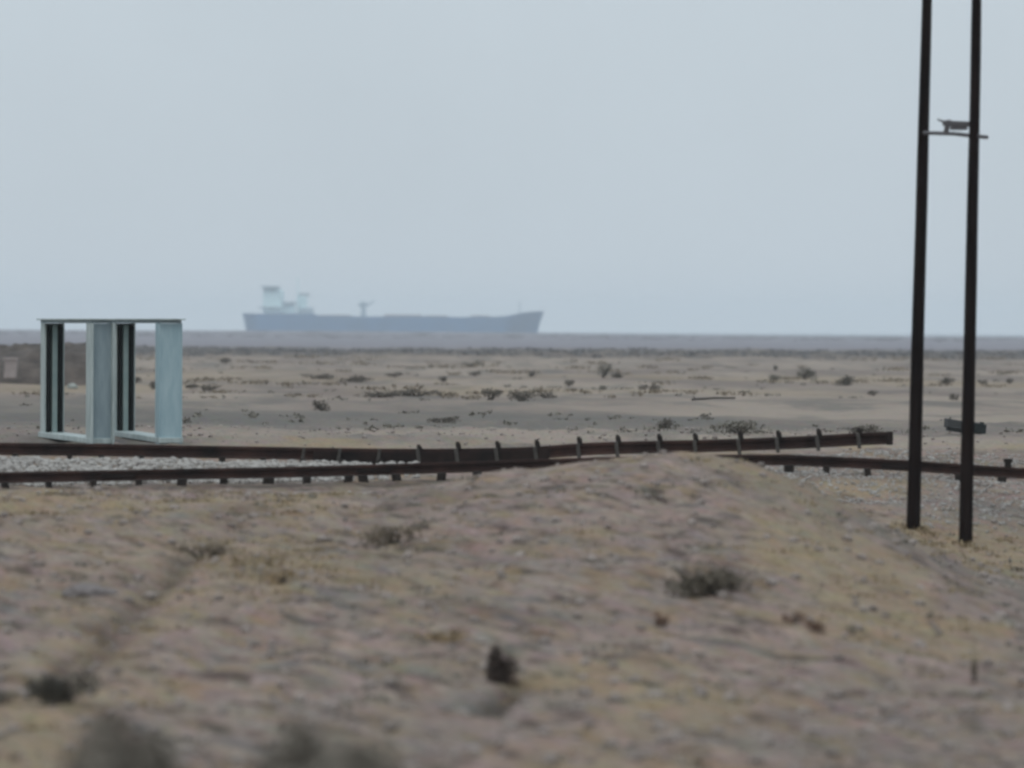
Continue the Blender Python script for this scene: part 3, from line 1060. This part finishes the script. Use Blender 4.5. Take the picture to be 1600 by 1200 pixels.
# hull as stations from stern to bow: (px at deck, deck py, px at waterline, half-beam factor)
st = [(380, 489.5, 386, .72), (388, 489.5, 389, .86), (402, 490, 402, .97), (430, 490.5, 430, 1), (490, 490.5, 490, 1), (500, 493.5, 500, 1), (560, 494.5, 560, 1), (640, 495, 640, 1), (720, 495.5, 720, 1),
      (770, 495, 768, 1), (790, 494, 786, .96), (806, 491, 800, .84), (820, 488, 814, .62), (834, 487, 826, .36), (843, 486.5, 834, .16), (850, 486, 839, .02)]
Vs, Fs = [], []
for (pd, yd, pw, f) in st:
    zt = P(pd, yd).z
    for s in (-1, 1):
        for t in (0, .25, .6, 1):
            z = WL + (zt - WL) * t
            q = t ** 1.5
            x = P(pw + (pd - pw) * q, 515).x
            hb = BE * f * (.62 + .38 * t if f < .9 else 1)
            if t == 0: hb *= .93
            Vs.append((x, D + s * max(.15, hb), z))
n = len(st)
for i in range(n - 1):
    o, o2 = i * 8, (i + 1) * 8
    for j in range(3):
        Fs.append((o + j, o2 + j, o2 + j + 1, o + j + 1))
        Fs.append((o + 4 + j, o + 5 + j, o2 + 5 + j, o2 + 4 + j))
    Fs.append((o + 3, o2 + 3, o2 + 7, o + 7))
    Fs.append((o, o + 4, o2 + 4, o2))
Fs += [(0, 1, 5, 4), (1, 2, 6, 5), (2, 3, 7, 6)]
e = (n - 1) * 8
Fs += [(e, e + 4, e + 5, e + 1), (e + 1, e + 5, e + 6, e + 2), (e + 2, e + 6, e + 7, e + 3)]
obj('hull', Vs, Fs, mHull, root, origin=og)


def sbox(x0, x1, y0, y1, hb, name, m, parent=None, mb=None):
    a, b = P(x0, y1), P(x1, y0)
    mm = MB().box((a.x, D - hb, a.z), (b.x, D + hb, b.z))
    return mm.build(name, m, parent or root, origin=og)


sup = sbox(412, 443, 453, 490, 13, 'superstructure', mShipW)
sbox(405, 441, 479.5, 481.8, 15, 'deck', mShipG, sup)
sbox(410, 436, 447, 450.5, 16, 'bridge_roof', mShipG, sup)
sbox(413, 440, 450.5, 453, 11, 'bridge_window', mShipG, sup)
sbox(441, 462, 471.5, 474.5, 12, 'deck', mShipG, sup)
sbox(443, 461, 475, 490, 9, 'deck_house', mShipW)
fn = sbox(464, 480, 463, 491, 5, 'funnel', mShipW)
sbox(464.5, 484, 458, 463, 4.6, 'funnel_top', mat('haze_grey_paint', (.38, .45, .47), var=.05, scale=.2), fn)
sbox(470, 490, 481, 491, 9, 'engine_casing', mShipG)
MB().tube([P(466, 490) + Vector((0, -7, 0)), P(466, 433) + Vector((0, -7, 0))], [.7, .35], n=8).build('mast', mShipW, root, origin=og)
MB().tube([P(568, 496), P(568, 471)], [2.0, 1.6], n=10).box(P(560, 478.5) - Vector((0, 1.2, 0)), P(576, 474) + Vector((0, 1.2, 0))).tube([P(574, 477), P(585, 470)], [.9, .5], n=6).build('midship_crane', mShipG, root, origin=og)
for x0, x1, y0, hb in ((500, 548, 492, 9), (600, 660, 491.8, 7), (664, 700, 493, 10), (735, 765, 493, 8)):
    a, b = P(x0, 497), P(x1, y0)
    MB().box((a.x, D - hb, a.z), (b.x, D + hb, b.z)).build('hatch_cover', mDeck, root, origin=og)
MB().tube([P(812, 490), P(812, 470)], [.5, .3], n=6).build('foremast', mShipG, root, origin=og)


# ------------------------------------------------------------------ haze
mh = bpy.data.materials.new('desert_haze')
mh.use_nodes = True
nt = mh.node_tree
nt.nodes.remove(nt.nodes['Principled BSDF'])
pv = nt.nodes.new('ShaderNodeVolumePrincipled')
pv.inputs['Color'].default_value = (.90, .96, 1.0, 1)
pv.inputs['Density'].default_value = 1.5e-4
pv.inputs['Anisotropy'].default_value = 0.0
nt.links.new(pv.outputs[0], nt.nodes['Material Output'].inputs['Volume'])
a, b = Vector((-3700, -120, -4)), Vector((3700, 9800, 48))
Vs = [(x, y, z) for x in (a.x, b.x) for y in (a.y, b.y) for z in (a.z, b.z)]
Fs = [(0, 1, 3, 2), (4, 6, 7, 5), (0, 4, 5, 1), (2, 3, 7, 6), (0, 2, 6, 4), (1, 5, 7, 3)]
tag(obj('haze', Vs, Fs, mh), 'pale haze over the plain fading the ship and horizon', 'haze', kind='stuff')

# ------------------------------------------------------------------ light
w = bpy.data.worlds.new('World')
S.world = w
w.use_nodes = True
nt = w.node_tree
bg = nt.nodes['Background']
sky = nt.nodes.new('ShaderNodeTexSky')
sky.sky_type = 'NISHITA'
sky.sun_disc = False
SUN_EL, SUN_AZ = R(58), R(205)
sky.sun_elevation = SUN_EL
sky.sun_rotation = SUN_AZ
sky.dust_density = 4
mx = nt.nodes.new('ShaderNodeMix')
mx.data_type = 'RGBA'
mx.inputs['Factor'].default_value = .92                 # the overcast veils the blue sky
nt.links.new(sky.outputs[0], mx.inputs[6])
mx.inputs[7].default_value = (5.55, 6.3, 6.9, 1)
tcw = nt.nodes.new('ShaderNodeTexCoord')             # an overcast sky is brighter overhead than at the horizon
sxyz = nt.nodes.new('ShaderNodeSeparateXYZ')
nt.links.new(tcw.outputs['Generated'], sxyz.inputs[0])
mrw = nt.nodes.new('ShaderNodeMapRange')
mrw.inputs['From Min'].default_value = 0
mrw.inputs['From Max'].default_value = 1
mrw.inputs['To Min'].default_value = 1.0
mrw.inputs['To Max'].default_value = 1.75
nt.links.new(sxyz.outputs['Z'], mrw.inputs['Value'])
sc_ = nt.nodes.new('ShaderNodeVectorMath')
sc_.operation = 'SCALE'
nt.links.new(mx.outputs[2], sc_.inputs[0])
nt.links.new(mrw.outputs[0], sc_.inputs['Scale'])
nzw = nt.nodes.new('ShaderNodeTexNoise')
nzw.inputs['Scale'].default_value = 14
nzw.inputs['Detail'].default_value = 5
nt.links.new(tcw.outputs['Generated'], nzw.inputs['Vector'])
mr2 = nt.nodes.new('ShaderNodeMapRange')
mr2.inputs['To Min'].default_value = .93
mr2.inputs['To Max'].default_value = 1.07
nt.links.new(nzw.outputs['Fac'], mr2.inputs['Value'])
sc2 = nt.nodes.new('ShaderNodeVectorMath')
sc2.operation = 'SCALE'
nt.links.new(sc_.outputs[0], sc2.inputs[0])
nt.links.new(mr2.outputs[0], sc2.inputs['Scale'])
nt.links.new(sc2.outputs[0], bg.inputs['Color'])
bg.inputs['Strength'].default_value = 0.1
sun_d = bpy.data.lights.new('sun', 'SUN')
sun = bpy.data.objects.new('sun', sun_d)
COL.objects.link(sun)
sun_d.energy = 0.8
sun_d.angle = R(25)
sun_d.color = (1, .96, .9)
sd = Vector((math.sin(SUN_AZ) * math.cos(SUN_EL), math.cos(SUN_AZ) * math.cos(SUN_EL), math.sin(SUN_EL)))
sun.rotation_euler = sd.to_track_quat('Z', 'Y').to_euler()

S.view_settings.view_transform = 'Standard'
S.view_settings.look = 'None'
S.view_settings.exposure = 0
S.view_settings.gamma = 1
S.cycles.filter_width = 2.8
S.cycles.max_bounces = 6
S.cycles.volume_bounces = 1
S.cycles.use_denoising = True
S.render.resolution_x, S.render.resolution_y = 1024, 768
